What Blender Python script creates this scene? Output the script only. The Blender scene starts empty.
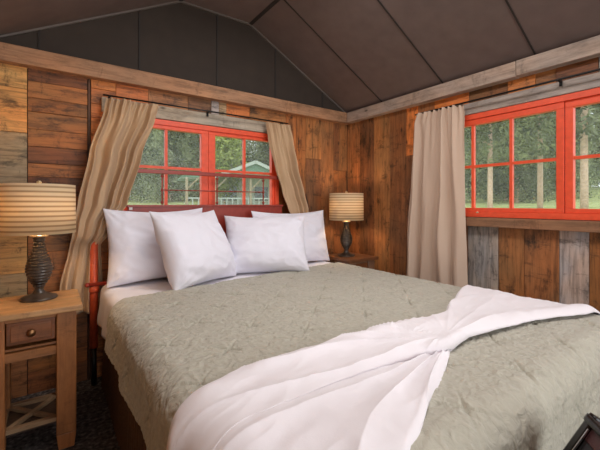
import bpy, bmesh, math, random
import numpy as np
from mathutils import Vector, Matrix, noise
random.seed(7)
R = math.radians
scn = bpy.context.scene
C = scn.collection

# ------------------------------------------------------------------ camera
H = 1.25                                   # eye height
cam = bpy.data.cameras.new('camera'); cam.lens = 21.0; cam.sensor_width = 36; cam.shift_y = -0.035
cam.clip_start = 0.02
co = bpy.data.objects.new('camera', cam); C.objects.link(co)
co.location = (0, 0, H); co.rotation_euler = (R(90), 0, R(-35.5)); scn.camera = co

# ------------------------------------------------------------------ light
w = bpy.data.worlds.new('sky'); scn.world = w; w.use_nodes = True
bg = w.node_tree.nodes['Background']; bg.inputs[0].default_value = (0.90, 0.96, 1.0, 1); bg.inputs[1].default_value = 1.5
def area(name, loc, rot, sx, sy, power, col):
    l = bpy.data.lights.new(name, 'AREA'); l.shape = 'RECTANGLE'; l.size = sx; l.size_y = sy
    l.energy = power; l.color = col
    o = bpy.data.objects.new(name, l); C.objects.link(o); o.location = loc; o.rotation_euler = rot
    return o
# added fill behind the camera, standing in for unseen daylight
area('added_rear_fill', (1.45, -2.5, 1.55), (R(90), 0, 0), 2.9, 2.2, 40, (1.0, 0.98, 0.98))
# added overhead fill, out of view below the flat part of the ceiling
area('added_overhead_fill', (1.18, 1.0, 2.86), (0, 0, 0), .6, 1.6, 27, (1.0, 0.95, 0.92))
scn.view_settings.view_transform = 'Standard'; scn.view_settings.look = 'None'
scn.view_settings.exposure = 0.38; scn.view_settings.gamma = 1.0; scn.view_settings.use_curve_mapping = False

# ------------------------------------------------------------------ materials
def lin(r, g, b):
    f = lambda c: (c/255/12.92) if c <= 10 else ((c/255+.055)/1.055)**2.4
    return (f(r), f(g), f(b), 1)
def newmat(name, rough=.6, col=None):
    m = bpy.data.materials.new(name); m.use_nodes = True
    nt = m.node_tree; p = nt.nodes['Principled BSDF']
    p.inputs['Roughness'].default_value = rough
    if col: p.inputs['Base Color'].default_value = col
    return m, nt, p
def N(nt, t, **kw):
    n = nt.nodes.new(t)
    for k, v in kw.items(): setattr(n, k, v)
    return n
def L(nt, a, b): nt.links.new(a, b)
def ramp(nt, fac, stops):
    r = N(nt, 'ShaderNodeValToRGB'); e = r.color_ramp.elements
    e[0].position, e[0].color = stops[0]; e[1].position, e[1].color = stops[1]
    for s in stops[2:]:
        q = e.new(s[0]); q.color = s[1]
    L(nt, fac, r.inputs[0]); return r.outputs[0]
def mul(nt, a, b, mode='MULTIPLY', fac=1.0):
    m = N(nt, 'ShaderNodeMix', data_type='RGBA', blend_type=mode); m.inputs[0].default_value = fac
    L(nt, a, m.inputs[6])
    if isinstance(b, tuple): m.inputs[7].default_value = b
    else: L(nt, b, m.inputs[7])
    return m.outputs[2]
def g(v): return (v, v, v, 1)

def wood_mat(name, contrast=1.0, stain=1.0, rough=.62, hue=.5):
    m, nt, p = newmat(name, rough)
    at = N(nt, 'ShaderNodeAttribute', attribute_name='bc')
    uv = N(nt, 'ShaderNodeUVMap')
    def noi(sc, detail, ro=.5, dist=0):
        mp = N(nt, 'ShaderNodeMapping'); mp.inputs['Scale'].default_value = (*sc, 1); L(nt, uv.outputs[0], mp.inputs[0])
        n = N(nt, 'ShaderNodeTexNoise'); n.inputs['Scale'].default_value = 1; n.inputs['Detail'].default_value = detail
        n.inputs['Roughness'].default_value = ro; n.inputs['Distortion'].default_value = dist; L(nt, mp.outputs[0], n.inputs['Vector'])
        return n.outputs[0]
    n1 = noi((3.0, 42), 6, .6, 1.0)
    c1 = ramp(nt, n1, [(.34, g(1-.50*contrast)), (.52, g(1.0)), (.75, g(1+.25*contrast))])
    c2 = ramp(nt, noi((4, 11), 7, .75, .2), [(.36, g(1-.80*stain)), (.47, g(.93)), (.68, g(1.18))])       # dark weather stains
    c5 = ramp(nt, noi((2.6, 5), 3, .5), [(.36, (1-.22*hue, 1-.13*hue, 1-.02*hue, 1)), (.64, (1+.16*hue, 1+.0*hue, 1-.14*hue, 1))])   # grey to orange drift
    c3 = ramp(nt, noi((9, 3), 6, .8, .3), [(.36, g(1-.60*contrast)), (.44, g(1.0))])       # scuffs across the grain
    mp4 = N(nt, 'ShaderNodeMapping'); mp4.inputs['Scale'].default_value = (3.2, 7, 1); L(nt, uv.outputs[0], mp4.inputs[0])
    v = N(nt, 'ShaderNodeTexVoronoi'); v.inputs['Scale'].default_value = 1; L(nt, mp4.outputs[0], v.inputs['Vector'])
    c4 = ramp(nt, v.outputs['Distance'], [(.035, g(.22)), (.10, g(1))])
    o = mul(nt, at.outputs['Color'], c1)
    for c in (c2, c5, c3, c4): o = mul(nt, o, c)
    L(nt, o, p.inputs['Base Color'])
    b = N(nt, 'ShaderNodeBump'); b.inputs['Strength'].default_value = .5; b.inputs['Distance'].default_value = .004
    L(nt, n1, b.inputs['Height']); L(nt, b.outputs[0], p.inputs['Normal'])
    return m
M = {}
M['plank'] = wood_mat('reclaimed_plank_wood', .9, .9, .6, .8)
M['beam'] = wood_mat('rough_sawn_beam_wood', .5, .45, .75, .4)
M['furn'] = wood_mat('stained_furniture_wood', .4, .3, .38, .3)

def plain(name, col, rough=.5, metal=0, bump=0, bscale=60, var=0):
    m, nt, p = newmat(name, rough, col); p.inputs['Metallic'].default_value = metal
    if bump or var:
        tc = N(nt, 'ShaderNodeTexCoord')
        n = N(nt, 'ShaderNodeTexNoise'); n.inputs['Scale'].default_value = bscale; n.inputs['Detail'].default_value = 4
        L(nt, tc.outputs['Object'], n.inputs['Vector'])
        if bump:
            b = N(nt, 'ShaderNodeBump'); b.inputs['Strength'].default_value = bump; b.inputs['Distance'].default_value = .003
            L(nt, n.outputs[0], b.inputs['Height']); L(nt, b.outputs[0], p.inputs['Normal'])
        if var:
            c = ramp(nt, n.outputs[0], [(.3, g(1-var)), (.7, g(1+var*.5))])
            rgb = N(nt, 'ShaderNodeRGB'); rgb.outputs[0].default_value = col
            L(nt, mul(nt, rgb.outputs[0], c), p.inputs['Base Color'])
    return m
M['red'] = plain('orange_red_paint', lin(238, 88, 54), .45, 0, .25, 25, .12)
M['bedred'] = plain('dark_red_enamel', lin(150, 52, 38), .38, 0, .15, 30, .2)
M['postred'] = plain('orange_red_enamel', lin(206, 84, 48), .4, 0, .15, 30, .15)
M['black'] = plain('black_iron', lin(24, 22, 22), .45, .3)
M['rubber'] = plain('black_lacquer', lin(15, 13, 14), .3)
M['maroon'] = plain('maroon_leather', lin(72, 40, 42), .45, 0, .3, 80)
M['charcoal'] = plain('charcoal_mesh', lin(40, 40, 44), .6, 0, .3, 200)
M['chrome'] = plain('brushed_steel', lin(190, 190, 195), .3, 1)
M['bronze'] = plain('antique_bronze', lin(150, 110, 75), .35, .9)
M['nickel'] = plain('pale_brass', lin(205, 185, 150), .3, .8)
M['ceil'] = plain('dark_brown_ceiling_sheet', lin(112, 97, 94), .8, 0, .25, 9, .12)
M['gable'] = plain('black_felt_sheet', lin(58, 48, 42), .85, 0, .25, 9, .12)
M['seam'] = plain('ceiling_seam_strip', lin(46, 40, 38), .8)
M['seamlight'] = plain('ceiling_edge_strip', lin(104, 96, 92), .7)
M['skirt'] = plain('dark_brown_ruffle_cloth', lin(92, 62, 38), .9, 0, .4, 90, .3)
M['mattress'] = plain('mattress_ticking', lin(225, 222, 218), .9)
M['base'] = plain('box_spring_cloth', lin(90, 80, 70), .9)
M['tag'] = plain('white_tag', lin(230, 225, 220), .6)

def cloth_mat(name, col, sheen=.15, bump=.3, scale=400, big=.25, warp=0):
    m, nt, p = newmat(name, .85, col); p.inputs['Sheen Weight'].default_value = sheen
    tc = N(nt, 'ShaderNodeTexCoord')
    n = N(nt, 'ShaderNodeTexNoise'); n.inputs['Scale'].default_value = 14; n.inputs['Detail'].default_value = 5; n.inputs['Distortion'].default_value = .5
    L(nt, tc.outputs['Object'], n.inputs['Vector'])
    n2 = N(nt, 'ShaderNodeTexNoise'); n2.inputs['Scale'].default_value = scale; L(nt, tc.outputs['Object'], n2.inputs['Vector'])
    b = N(nt, 'ShaderNodeBump'); b.inputs['Strength'].default_value = big; b.inputs['Distance'].default_value = .01; L(nt, n.outputs[0], b.inputs['Height'])
    b2 = N(nt, 'ShaderNodeBump'); b2.inputs['Strength'].default_value = bump; b2.inputs['Distance'].default_value = .0012; L(nt, n2.outputs[0], b2.inputs['Height'])
    L(nt, b.outputs[0], b2.inputs['Normal']); L(nt, b2.outputs[0], p.inputs['Normal'])
    return m
M['linen'] = cloth_mat('white_cotton', lin(234, 233, 244), .1, .12, 500, .22)
M['sheet'] = cloth_mat('white_sheet_cotton', lin(238, 234, 238), .1, .1, 500, .25)
M['throw'] = cloth_mat('white_throw_cotton', lin(238, 233, 238), .1, .2, 260, .18)
def curtain_mat(name, col):
    m = cloth_mat(name, col, .1, .3, 500, .15)
    nt = m.node_tree; p = nt.nodes['Principled BSDF']; out = nt.nodes['Material Output']
    tr = N(nt, 'ShaderNodeBsdfTranslucent'); tr.inputs[0].default_value = col
    mx = N(nt, 'ShaderNodeMixShader'); mx.inputs[0].default_value = .10
    L(nt, p.outputs[0], mx.inputs[1]); L(nt, tr.outputs[0], mx.inputs[2]); L(nt, mx.outputs[0], out.inputs[0])
    return m
M['curtain'] = curtain_mat('tan_linen_curtain', lin(200, 168, 134))
M['curtain2'] = curtain_mat('taupe_linen_curtain', lin(208, 182, 162))

def quilt_mat():
    m, nt, p = newmat('sage_grey_quilt_cotton', .75); p.inputs['Sheen Weight'].default_value = .25
    uv = N(nt, 'ShaderNodeUVMap')
    mp = N(nt, 'ShaderNodeMapping'); mp.inputs['Scale'].default_value = (16, 60, 1); L(nt, uv.outputs[0], mp.inputs[0])
    n = N(nt, 'ShaderNodeTexNoise'); n.inputs['Scale'].default_value = 1; n.inputs['Detail'].default_value = 3; n.inputs['Distortion'].default_value = 1.2
    L(nt, mp.outputs[0], n.inputs['Vector'])
    n2 = N(nt, 'ShaderNodeTexNoise'); n2.inputs['Scale'].default_value = 26; n2.inputs['Detail'].default_value = 5; n2.inputs['Distortion'].default_value = 1.0
    L(nt, uv.outputs[0], n2.inputs['Vector'])
    b = N(nt, 'ShaderNodeBump'); b.inputs['Strength'].default_value = .5; b.inputs['Distance'].default_value = .005; L(nt, n.outputs[0], b.inputs['Height'])
    b2 = N(nt, 'ShaderNodeBump'); b2.inputs['Strength'].default_value = .75; b2.inputs['Distance'].default_value = .016; L(nt, n2.outputs[0], b2.inputs['Height'])
    L(nt, b.outputs[0], b2.inputs['Normal']); L(nt, b2.outputs[0], p.inputs['Normal'])
    rgb = N(nt, 'ShaderNodeRGB'); rgb.outputs[0].default_value = lin(180, 176, 161)
    L(nt, mul(nt, rgb.outputs[0], ramp(nt, n2.outputs[0], [(.3, g(.9)), (.7, g(1.06))])), p.inputs['Base Color'])
    return m
M['quilt'] = quilt_mat()

def floor_mat():
    m, nt, p = newmat('mottled_dark_carpet', .95)
    tc = N(nt, 'ShaderNodeTexCoord')
    n = N(nt, 'ShaderNodeTexNoise'); n.inputs['Scale'].default_value = 45; n.inputs['Detail'].default_value = 4; L(nt, tc.outputs['Object'], n.inputs['Vector'])
    L(nt, ramp(nt, n.outputs[0], [(.35, lin(38, 34, 34)), (.55, lin(84, 78, 76)), (.72, lin(128, 120, 116))]), p.inputs['Base Color'])
    b = N(nt, 'ShaderNodeBump'); b.inputs['Strength'].default_value = .6; b.inputs['Distance'].default_value = .006; L(nt, n.outputs[0], b.inputs['Height']); L(nt, b.outputs[0], p.inputs['Normal'])
    return m
M['floor'] = floor_mat()

def shade_mat():
    m, nt, p = newmat('woven_striped_shade_cloth', .8)
    tc = N(nt, 'ShaderNodeTexCoord'); s = N(nt, 'ShaderNodeSeparateXYZ'); L(nt, tc.outputs['Object'], s.inputs[0])
    mm = N(nt, 'ShaderNodeMath', operation='MULTIPLY'); mm.inputs[1].default_value = 2*math.pi/.0255; L(nt, s.outputs[2], mm.inputs[0])
    sn = N(nt, 'ShaderNodeMath', operation='SINE'); L(nt, mm.outputs[0], sn.inputs[0])
    ad = N(nt, 'ShaderNodeMath', operation='MULTIPLY_ADD'); ad.inputs[1].default_value = .5; ad.inputs[2].default_value = .5; L(nt, sn.outputs[0], ad.inputs[0])
    col = ramp(nt, ad.outputs[0], [(.10, lin(176, 150, 116)), (.5, lin(226, 208, 174))])
    L(nt, col, p.inputs['Base Color'])
    tr = N(nt, 'ShaderNodeBsdfTranslucent'); L(nt, col, tr.inputs[0])
    mx = N(nt, 'ShaderNodeMixShader'); mx.inputs[0].default_value = .30
    L(nt, p.outputs[0], mx.inputs[1]); L(nt, tr.outputs[0], mx.inputs[2]); L(nt, mx.outputs[0], nt.nodes['Material Output'].inputs[0])
    return m
M['shade'] = shade_mat()
def lampbody_mat():
    m, nt, p = newmat('ribbed_dark_ceramic', .28)
    tc = N(nt, 'ShaderNodeTexCoord'); n = N(nt, 'ShaderNodeTexNoise'); n.inputs['Scale'].default_value = 14; L(nt, tc.outputs['Object'], n.inputs['Vector'])
    L(nt, ramp(nt, n.outputs[0], [(.3, lin(34, 28, 24)), (.7, lin(92, 78, 66))]), p.inputs['Base Color'])
    return m
M['lampbody'] = lampbody_mat()
def emis(name, col, s):
    m = bpy.data.materials.new(name); m.use_nodes = True; nt = m.node_tree
    e = N(nt, 'ShaderNodeEmission'); e.inputs[0].default_value = col; e.inputs[1].default_value = s
    L(nt, e.outputs[0], nt.nodes['Material Output'].inputs[0]); return m
M['bulb'] = emis('warm_lamp_bulb', (1.0, .70, .42, 1), 95)

def glass_mat():
    m = bpy.data.materials.new('window_glass'); m.use_nodes = True; nt = m.node_tree
    nt.nodes.remove(nt.nodes['Principled BSDF'])
    t = N(nt, 'ShaderNodeBsdfTransparent'); t.inputs[0].default_value = (.97, .98, .97, 1)
    gl = N(nt, 'ShaderNodeBsdfGlossy'); gl.inputs['Roughness'].default_value = .05; gl.inputs[0].default_value = (.9, .9, .9, 1)
    d = N(nt, 'ShaderNodeBsdfTranslucent'); d.inputs[0].default_value = (.8, .8, .78, 1)
    m1 = N(nt, 'ShaderNodeMixShader'); m1.inputs[0].default_value = .004; L(nt, t.outputs[0], m1.inputs[1]); L(nt, gl.outputs[0], m1.inputs[2])
    m2 = N(nt, 'ShaderNodeMixShader'); m2.inputs[0].default_value = .055; L(nt, m1.outputs[0], m2.inputs[1]); L(nt, d.outputs[0], m2.inputs[2])
    L(nt, m2.outputs[0], nt.nodes['Material Output'].inputs[0]); return m
M['glass'] = glass_mat()

def leaf_mat(name, c1, c2):
    m, nt, p = newmat(name, .8)
    oi = N(nt, 'ShaderNodeObjectInfo'); tc = N(nt, 'ShaderNodeTexCoord')
    n = N(nt, 'ShaderNodeTexNoise'); n.inputs['Scale'].default_value = 1.1; n.inputs['Detail'].default_value = 5; L(nt, tc.outputs['Object'], n.inputs['Vector'])
    c = mul(nt, ramp(nt, n.outputs[0], [(.38, c1), (.62, c2)]), ramp(nt, oi.outputs['Random'], [(0, g(.55)), (1, g(1.25))])); L(nt, c, p.inputs['Base Color'])
    tr = N(nt, 'ShaderNodeBsdfTranslucent'); L(nt, c, tr.inputs[0])
    mx = N(nt, 'ShaderNodeMixShader'); mx.inputs[0].default_value = .35
    L(nt, p.outputs[0], mx.inputs[1]); L(nt, tr.outputs[0], mx.inputs[2]); L(nt, mx.outputs[0], nt.nodes['Material Output'].inputs[0])
    return m
M['needles'] = leaf_mat('pine_needles', lin(66, 80, 52), lin(180, 188, 142))
M['leaves'] = leaf_mat('pale_green_leaves', lin(150, 170, 80), lin(206, 214, 130))
M['bark'] = plain('pale_pine_bark', lin(214, 182, 160), .9, 0, .6, 12, .25)
M['ground'] = plain('forest_grass', lin(168, 176, 112), .95, 0, .3, 1.2, .35)
M['roof'] = plain('green_metal_roof', lin(96, 128, 108), .5)
M['cabinwall'] = plain('pale_cabin_boards', lin(176, 178, 164), .8, 0, .2, 8, .15)
M['cabintrim'] = plain('white_painted_trim', lin(176, 184, 178), .7)
M['post'] = plain('light_timber_post', lin(158, 142, 118), .8)
M['cabinglass'] = plain('dark_cabin_window', lin(70, 82, 84), .2)

# ------------------------------------------------------------------ helpers
def setup(o, label=None, cat=None, group=None, kind=None):
    if label: o['label'] = label
    if cat: o['category'] = cat
    if group: o['group'] = group
    if kind: o['kind'] = kind
    return o
def empty(name, loc=(0, 0, 0), rz=0, **kw):
    o = bpy.data.objects.new(name, None); C.objects.link(o); o.location = loc; o.rotation_euler = (0, 0, rz)
    o.empty_display_size = .1
    return setup(o, **kw)
class B:
    """one mesh built of boxes, tubes and lathes, with uv along the grain and a board colour"""
    def __init__(s):
        s.bm = bmesh.new(); s.uv = s.bm.loops.layers.uv.new('UVMap'); s.c = s.bm.loops.layers.float_color.new('bc')
        s.mats = []; s.mi = 0
    def box(s, c, d, col=(.5, .5, .5, 1), grain=0, rot=None, bevel=0, taper=None):
        cx, cy, cz = c; hx, hy, hz = d[0]/2, d[1]/2, d[2]/2
        vs = [Vector((x*hx, y*hy, z*hz)) for x in (-1, 1) for y in (-1, 1) for z in (-1, 1)]
        if taper:
            for v in vs:
                if v.z < 0: v.x *= taper; v.y *= taper
        T = Matrix.Translation(c) @ (rot.to_4x4() if rot is not None else Matrix.Identity(4))
        loc = {}
        bvs = []
        for v in vs:
            b = s.bm.verts.new(T @ v); loc[b] = v; bvs.append(b)
        F = [(0, 1, 3, 2), (4, 6, 7, 5), (0, 4, 5, 1), (2, 3, 7, 6), (0, 2, 6, 4), (1, 5, 7, 3)]
        ou, ov = random.random()*20, random.random()*20
        fs = []
        for k, f in enumerate(F):
            fc = s.bm.faces.new([bvs[i] for i in f]); fs.append(fc); fc.material_index = s.mi
            na = k//2
            for lp in fc.loops:
                v = loc[lp.vert]
                ax = [a for a in (0, 1, 2) if a != na]
                if grain in ax:
                    u = v[grain]; q = v[[a for a in ax if a != grain][0]]
                else: u, q = v[ax[0]]*.3, v[ax[1]]
                lp[s.uv].uv = (u+ou, q+ov+na*3); lp[s.c] = col
        if bevel:
            es = list({e for f in fs for e in f.edges})
            r = bmesh.ops.bevel(s.bm, geom=es, offset=bevel, segments=2, affect='EDGES', profile=.7)
            for f in r['faces']: f.smooth = True
        return s
    def lathe(s, prof, c=(0, 0, 0), n=28, rot=None, col=(.5, .5, .5, 1), rib=None, smooth=True):
        T = Matrix.Translation(c) @ (rot.to_4x4() if rot is not None else Matrix.Identity(4))
        rings = []
        for (r, z) in prof:
            ring = []
            for i in range(n):
                a = 2*math.pi*i/n
                rr = r+(rib(a, z, r) if rib else 0)
                ring.append(s.bm.verts.new(T @ Vector((rr*math.cos(a), rr*math.sin(a), z))))
            rings.append(ring)
        for k in range(len(rings)-1):
            for i in range(n):
                j = (i+1) % n
                f = s.bm.faces.new((rings[k][i], rings[k][j], rings[k+1][j], rings[k+1][i])); f.smooth = smooth; f.material_index = s.mi
                for lp in f.loops: lp[s.c] = col
        for ring, rv in ((rings[0], True), (rings[-1], False)):
            f = s.bm.faces.new(list(reversed(ring)) if rv else ring); f.material_index = s.mi
            for lp in f.loops: lp[s.c] = col
        return s
    def tube(s, a, b, r, n=12, r2=None, col=(.5, .5, .5, 1)):
        a, b = Vector(a), Vector(b); d = b-a
        q = d.to_track_quat('Z', 'Y').to_matrix()
        return s.lathe([(r, 0), (r2 if r2 is not None else r, d.length)], a, n, q, col)
    def sphere(s, c, r, sc=(1, 1, 1)):
        prof = []
        T = Matrix.Translation(c) @ Matrix.Diagonal((*sc, 1))
        vs = bmesh.ops.create_icosphere(s.bm, subdivisions=2, radius=r, matrix=T)['verts']
        for f in {f for v in vs for f in v.link_faces}: f.smooth = True; f.material_index = s.mi
        return s
    def done(s, name, mat, parent=None, loc=None, **kw):
        bmesh.ops.recalc_face_normals(s.bm, faces=s.bm.faces)
        me = bpy.data.meshes.new(name); s.bm.to_mesh(me); s.bm.free()
        for m in (mat if isinstance(mat, list) else [mat]): me.materials.append(m)
        o = bpy.data.objects.new(name, me); C.objects.link(o)
        if parent: o.parent = parent
        if loc: o.location = loc
        return setup(o, **kw)
def grid_obj(name, P, mat, parent=None, uvs=None, thick=0, loc=None, rot=None, closed=False, **kw):
    nu, nv = len(P), len(P[0])
    verts = [tuple(p) for row in P for p in row]
    faces = [(i*nv+j, (i+1)*nv+j, (i+1)*nv+j+1, i*nv+j+1) for i in range(nu-1) for j in range(nv-1)]
    me = bpy.data.meshes.new(name); me.from_pydata(verts, [], faces)
    me.polygons.foreach_set('use_smooth', [True]*len(faces))
    if uvs is not None:
        ul = me.uv_layers.new(name='UVMap')
        flat = [uvs(i, j) for i in range(nu) for j in range(nv)]
        for lp in me.loops: ul.data[lp.index].uv = flat[lp.vertex_index]
    me.materials.append(mat); me.update()
    o = bpy.data.objects.new(name, me); C.objects.link(o)
    if parent: o.parent = parent
    if loc: o.location = loc
    if rot: o.rotation_euler = rot
    if thick:
        m = o.modifiers.new('thickness', 'SOLIDIFY'); m.thickness = thick; m.offset = -1
    return setup(o, **kw)
def nz(x, y, z=0, s=1): return noise.noise(Vector((x*s, y*s, z*s)))

# ------------------------------------------------------------------ room constants
XL, XR, YB, YF = -.36, 2.72, 2.90, -2.45
ZW = 2.255                                  # eaves
ZF = 2.91; XA, XB = .864, 1.50              # flat part of the ceiling

TAN = lin(212, 160, 94); TAN2 = lin(216, 156, 86); TANG = lin(176, 150, 112)
DK = lin(148, 94, 48); DK2 = lin(128, 78, 42); DK3 = lin(166, 106, 56)
OR = lin(204, 120, 62); OR2 = lin(218, 132, 66); GY = lin(182, 170, 160); GY2 = lin(162, 150, 142); BR = lin(168, 112, 66); BR2 = lin(138, 90, 54)

def vary(c, k=.12):
    f = 1+random.uniform(-k, k); return (c[0]*f, c[1]*f*(1+random.uniform(-.04, .04)), c[2]*f, 1)

# ------------------------------------------------------------------ walls
# a board list is (s0, s1, z0, z1, grain 'h' or 'v', colour); s runs along the wall
def build_wall(name, boards, backing, place):
    """place(s, depth, z) -> world point; depth is distance out of the wall's face into the room"""
    b = B()
    for (s0, s1, z0, z1, gr, col) in boards:
        d = random.uniform(-.004, .004); gp = .0011
        c, dm, gx = place((s0+s1)/2, -.01+d, (z0+z1)/2, s1-s0-2*gp, .02, z1-z0-2*gp)
        b.box(c, dm, vary(col), 2 if gr == 'v' else gx, bevel=.002)
    for (s0, s1, z0, z1) in backing:
        c, dm, gx = place((s0+s1)/2, -.065, (z0+z1)/2, s1-s0, .08, z1-z0)
        b.box(c, dm, lin(30, 22, 16), 2)
    return b.done(name, M['plank'], kind='structure')
pl_back = lambda s, d, z, ls, ld, lz: ((s, YB-d, z), (ls, ld, lz), 0)
pl_right = lambda s, d, z, ls, ld, lz: ((XR-d, s, z), (ld, ls, lz), 1)
pl_left = lambda s, d, z, ls, ld, lz: ((XL+d, s, z), (ld, ls, lz), 1)

W1 = (.40, 1.80, 1.165, 1.915)              # back window: x0 x1 z0 z1 (outer frame)
W2 = (-.10, 1.80, 1.150, 1.955)             # right window: y0 y1 z0 z1
bb = []
# far left: wide pale boards
for z0, z1, c in ((0, .42, BR), (.42, .80, TANG), (.80, 1.25, TAN), (1.25, 1.713, TANG), (1.713, 2.0, TAN2), (2.0, 2.2, TAN)):
    bb.append((XL, -.123, z0, z1, 'h', c))
z = 0; k = 0
zs = [0, .14, .27, .41, .53, .66, .80, .93, 1.07, 1.20, 1.31, 1.43, 1.52, 1.63, 1.745, 1.86, 1.95, 2.06, 2.2]
cs = [DK2, DK, BR2, DK, DK2, DK, DK3, DK, BR2, DK, DK2, DK3, DK2, DK3, DK3, DK, DK3, DK2]
for i in range(len(zs)-1): bb.append((-.121, .215, zs[i], zs[i+1], 'h', cs[i]))
bb.append((.217, .233, 0, 2.2, 'v', lin(92, 62, 42)))
zs = [0, .3, .62, .9, 1.15, 1.33, 1.48, 1.62, 1.76, 1.87, 1.97, 2.08, 2.2]
cs = [BR, DK, OR, DK, OR, OR, BR, OR, OR2, OR, OR, OR2]
for i in range(len(zs)-1): bb.append((.235, .395, zs[i], zs[i+1], 'h', cs[i]))
# above the window
xs = [.395, .62, .93, 1.13, 1.20, 1.27, 1.50, 1.69, 1.90]
cs = [OR, BR, BR2, GY, TANG, OR, BR, BR]
for i in range(len(xs)-1): bb.append((xs[i], xs[i+1], W1[3], 2.2, 'h', cs[i]))
xs = [.395, .6, .8, 1.0, 1.2, 1.4, 1.6, 1.80, 1.90]
for i in range(len(xs)-1): bb.append((xs[i], xs[i+1], 0, W1[2] if xs[i] < 1.79 else W1[3], 'v', random.choice((DK, BR, BR2, DK3))))
# right of the window: vertical planks to the corner
bb += [(1.90, 2.02, 0, 2.2, 'v', OR), (2.02, 2.14, 0, 2.2, 'v', DK3), (2.14, 2.345, 0, 1.72, 'v', BR2), (2.14, 2.345, 1.72, 2.2, 'v', BR),
       (2.345, 2.52, 0, 2.2, 'v', BR), (2.52, 2.715, 0, 1.62, 'v', DK3), (2.52, 2.60, 1.62, 2.2, 'v', BR2), (2.60, 2.715, 1.62, 2.2, 'v', BR)]
build_wall('wall_back', bb, [(XL-.1, W1[0], 0, 2.2), (W1[1], XR+.1, 0, 2.2), (W1[0], W1[1], 0, W1[2]), (W1[0], W1[1], W1[3], 2.2)], pl_back)

rb = []
# corner to window: vertical planks
for y0, y1, c in ((2.70, 2.90, BR), (2.497, 2.70, BR2), (2.29, 2.497, BR), (2.10, 2.29, BR2)):
    rb.append((y0, y1, 0, 2.2, 'v', c))
rb += [(1.966, 2.10, 1.70, 2.2, 'v', OR2), (1.966, 2.10, 0, 1.70, 'v', BR2), (1.80, 1.966, 0, 2.2, 'v', BR)]
ys = [-2.45, -2.2, -1.9, -1.65, -1.4, -1.1, -.8, -.5, -.25, -.10]
for i in range(len(ys)-1): rb.append((ys[i], ys[i+1], 0, 2.2, 'v', random.choice((DK, BR, GY2, DK3, BR2))))
# above the window
ys = [1.80, 1.70, 1.49, 1.20, 1.02, .90, .68, .45, .2, -.10]; ys.reverse()
cs = [GY2, DK3, GY2, DK2, DK3, OR2, BR2, OR, OR2]
for i in range(len(ys)-1): rb.append((ys[i], ys[i+1], W2[3], 2.2, 'h', cs[i]))
# below the window
for y0, y1, c in ((1.60, 1.80, BR), (1.50, 1.60, BR2), (1.268, 1.50, GY2), (1.091, 1.268, BR), (.883, 1.091, BR), (.727, .883, GY), (.50, .727, DK), (.28, .50, BR2), (.08, .28, GY), (-.10, .08, DK3)):
    rb.append((y0, y1, 0, W2[2], 'v', c))
build_wall('wall_right', rb, [(YF, W2[0], 0, 2.2), (W2[1], YB, 0, 2.2), (W2[0], W2[1], 0, W2[2]), (W2[0], W2[1], W2[3], 2.2)], pl_right)
lb = []
yy = YF
while yy < YB-.05:
    y2 = min(YB, yy+random.uniform(.14, .28)); lb.append((yy, y2, 0, 2.2, 'v', random.choice((TAN, BR, DK3, TANG)))); yy = y2
build_wall('wall_left', lb, [(YF, YB, 0, 2.2)], pl_left)

# floor
B().box(((XL+XR)/2, (YF+YB)/2, -.04), (XR-XL+.3, YB-YF+.3, .08)).done('floor', M['floor'], kind='structure')

# beams under the eaves
BM = lin(176, 132, 100); BMR = lin(176, 156, 142)
b = B(); b.box(((XL+XR)/2, YB-.02, 2.197), (XR-XL, .09, .112), BM, 0, bevel=.005); b.done('trim_1', M['beam'], kind='structure')
b = B(); b.box((XR-.025, (YB-.07+1.12)/2, 2.197), (.09, YB-.07-1.12, .108), BMR, 1, bevel=.005)
b.box((XR-.022, (1.117+YF)/2, 2.20), (.09, 1.117-YF, .108), BMR, 1, bevel=.005); b.done('trim_2', M['beam'], kind='structure')
b = B(); b.box((XL+.005, (YF+YB-.07)/2, 2.197), (.06, YB-.07-YF, .108), BM, 1, bevel=.005); b.done('trim_3', M['beam'], kind='structure')
# grey header boards over the windows
b = B(); b.box((1.10, YB-.016, 1.970), (1.60, .035, .10), lin(182, 168, 150), 0, bevel=.004); b.done('trim_4', M['beam'], kind='structure')
b = B(); b.box((XR-.016, .88, 2.000), (.035, 2.0, .087), lin(170, 158, 150), 1, bevel=.004); b.done('trim_5', M['beam'], kind='structure')
# window sill board on the right wall
b = B(); b.box((XR-.03, .86, 1.112), (.07, 1.94, .068), lin(150, 108, 78), 1, bevel=.005); b.done('trim_6', M['beam'], kind='structure')

# gable wall of black sheet above the back beam
b = B(); bm = b.bm
def prism(b, pts, y0, y1):
    f0 = [b.bm.verts.new((x, y0, z)) for x, z in pts]; f1 = [b.bm.verts.new((x, y1, z)) for x, z in pts]
    b.bm.faces.new(f0); b.bm.faces.new(list(reversed(f1)))
    for i in range(len(pts)):
        j = (i+1) % len(pts); b.bm.faces.new((f0[i], f0[j], f1[j], f1[i]))
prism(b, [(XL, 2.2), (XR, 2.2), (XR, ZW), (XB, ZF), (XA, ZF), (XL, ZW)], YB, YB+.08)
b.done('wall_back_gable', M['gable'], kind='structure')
# thin battens on the gable
b = B()
for x in (-.06, .555, 1.18, 1.774, 2.36):
    zt = ZF if XA <= x <= XB else (ZW+(x-XL)*(ZF-ZW)/(XA-XL) if x < XA else ZW+(XR-x)*(ZF-ZW)/(XR-XB))
    b.box((x, YB-.003, (2.25+zt)/2), (.012, .01, zt-2.25))
b.done('trim_7', M['seam'], kind='structure')
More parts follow.
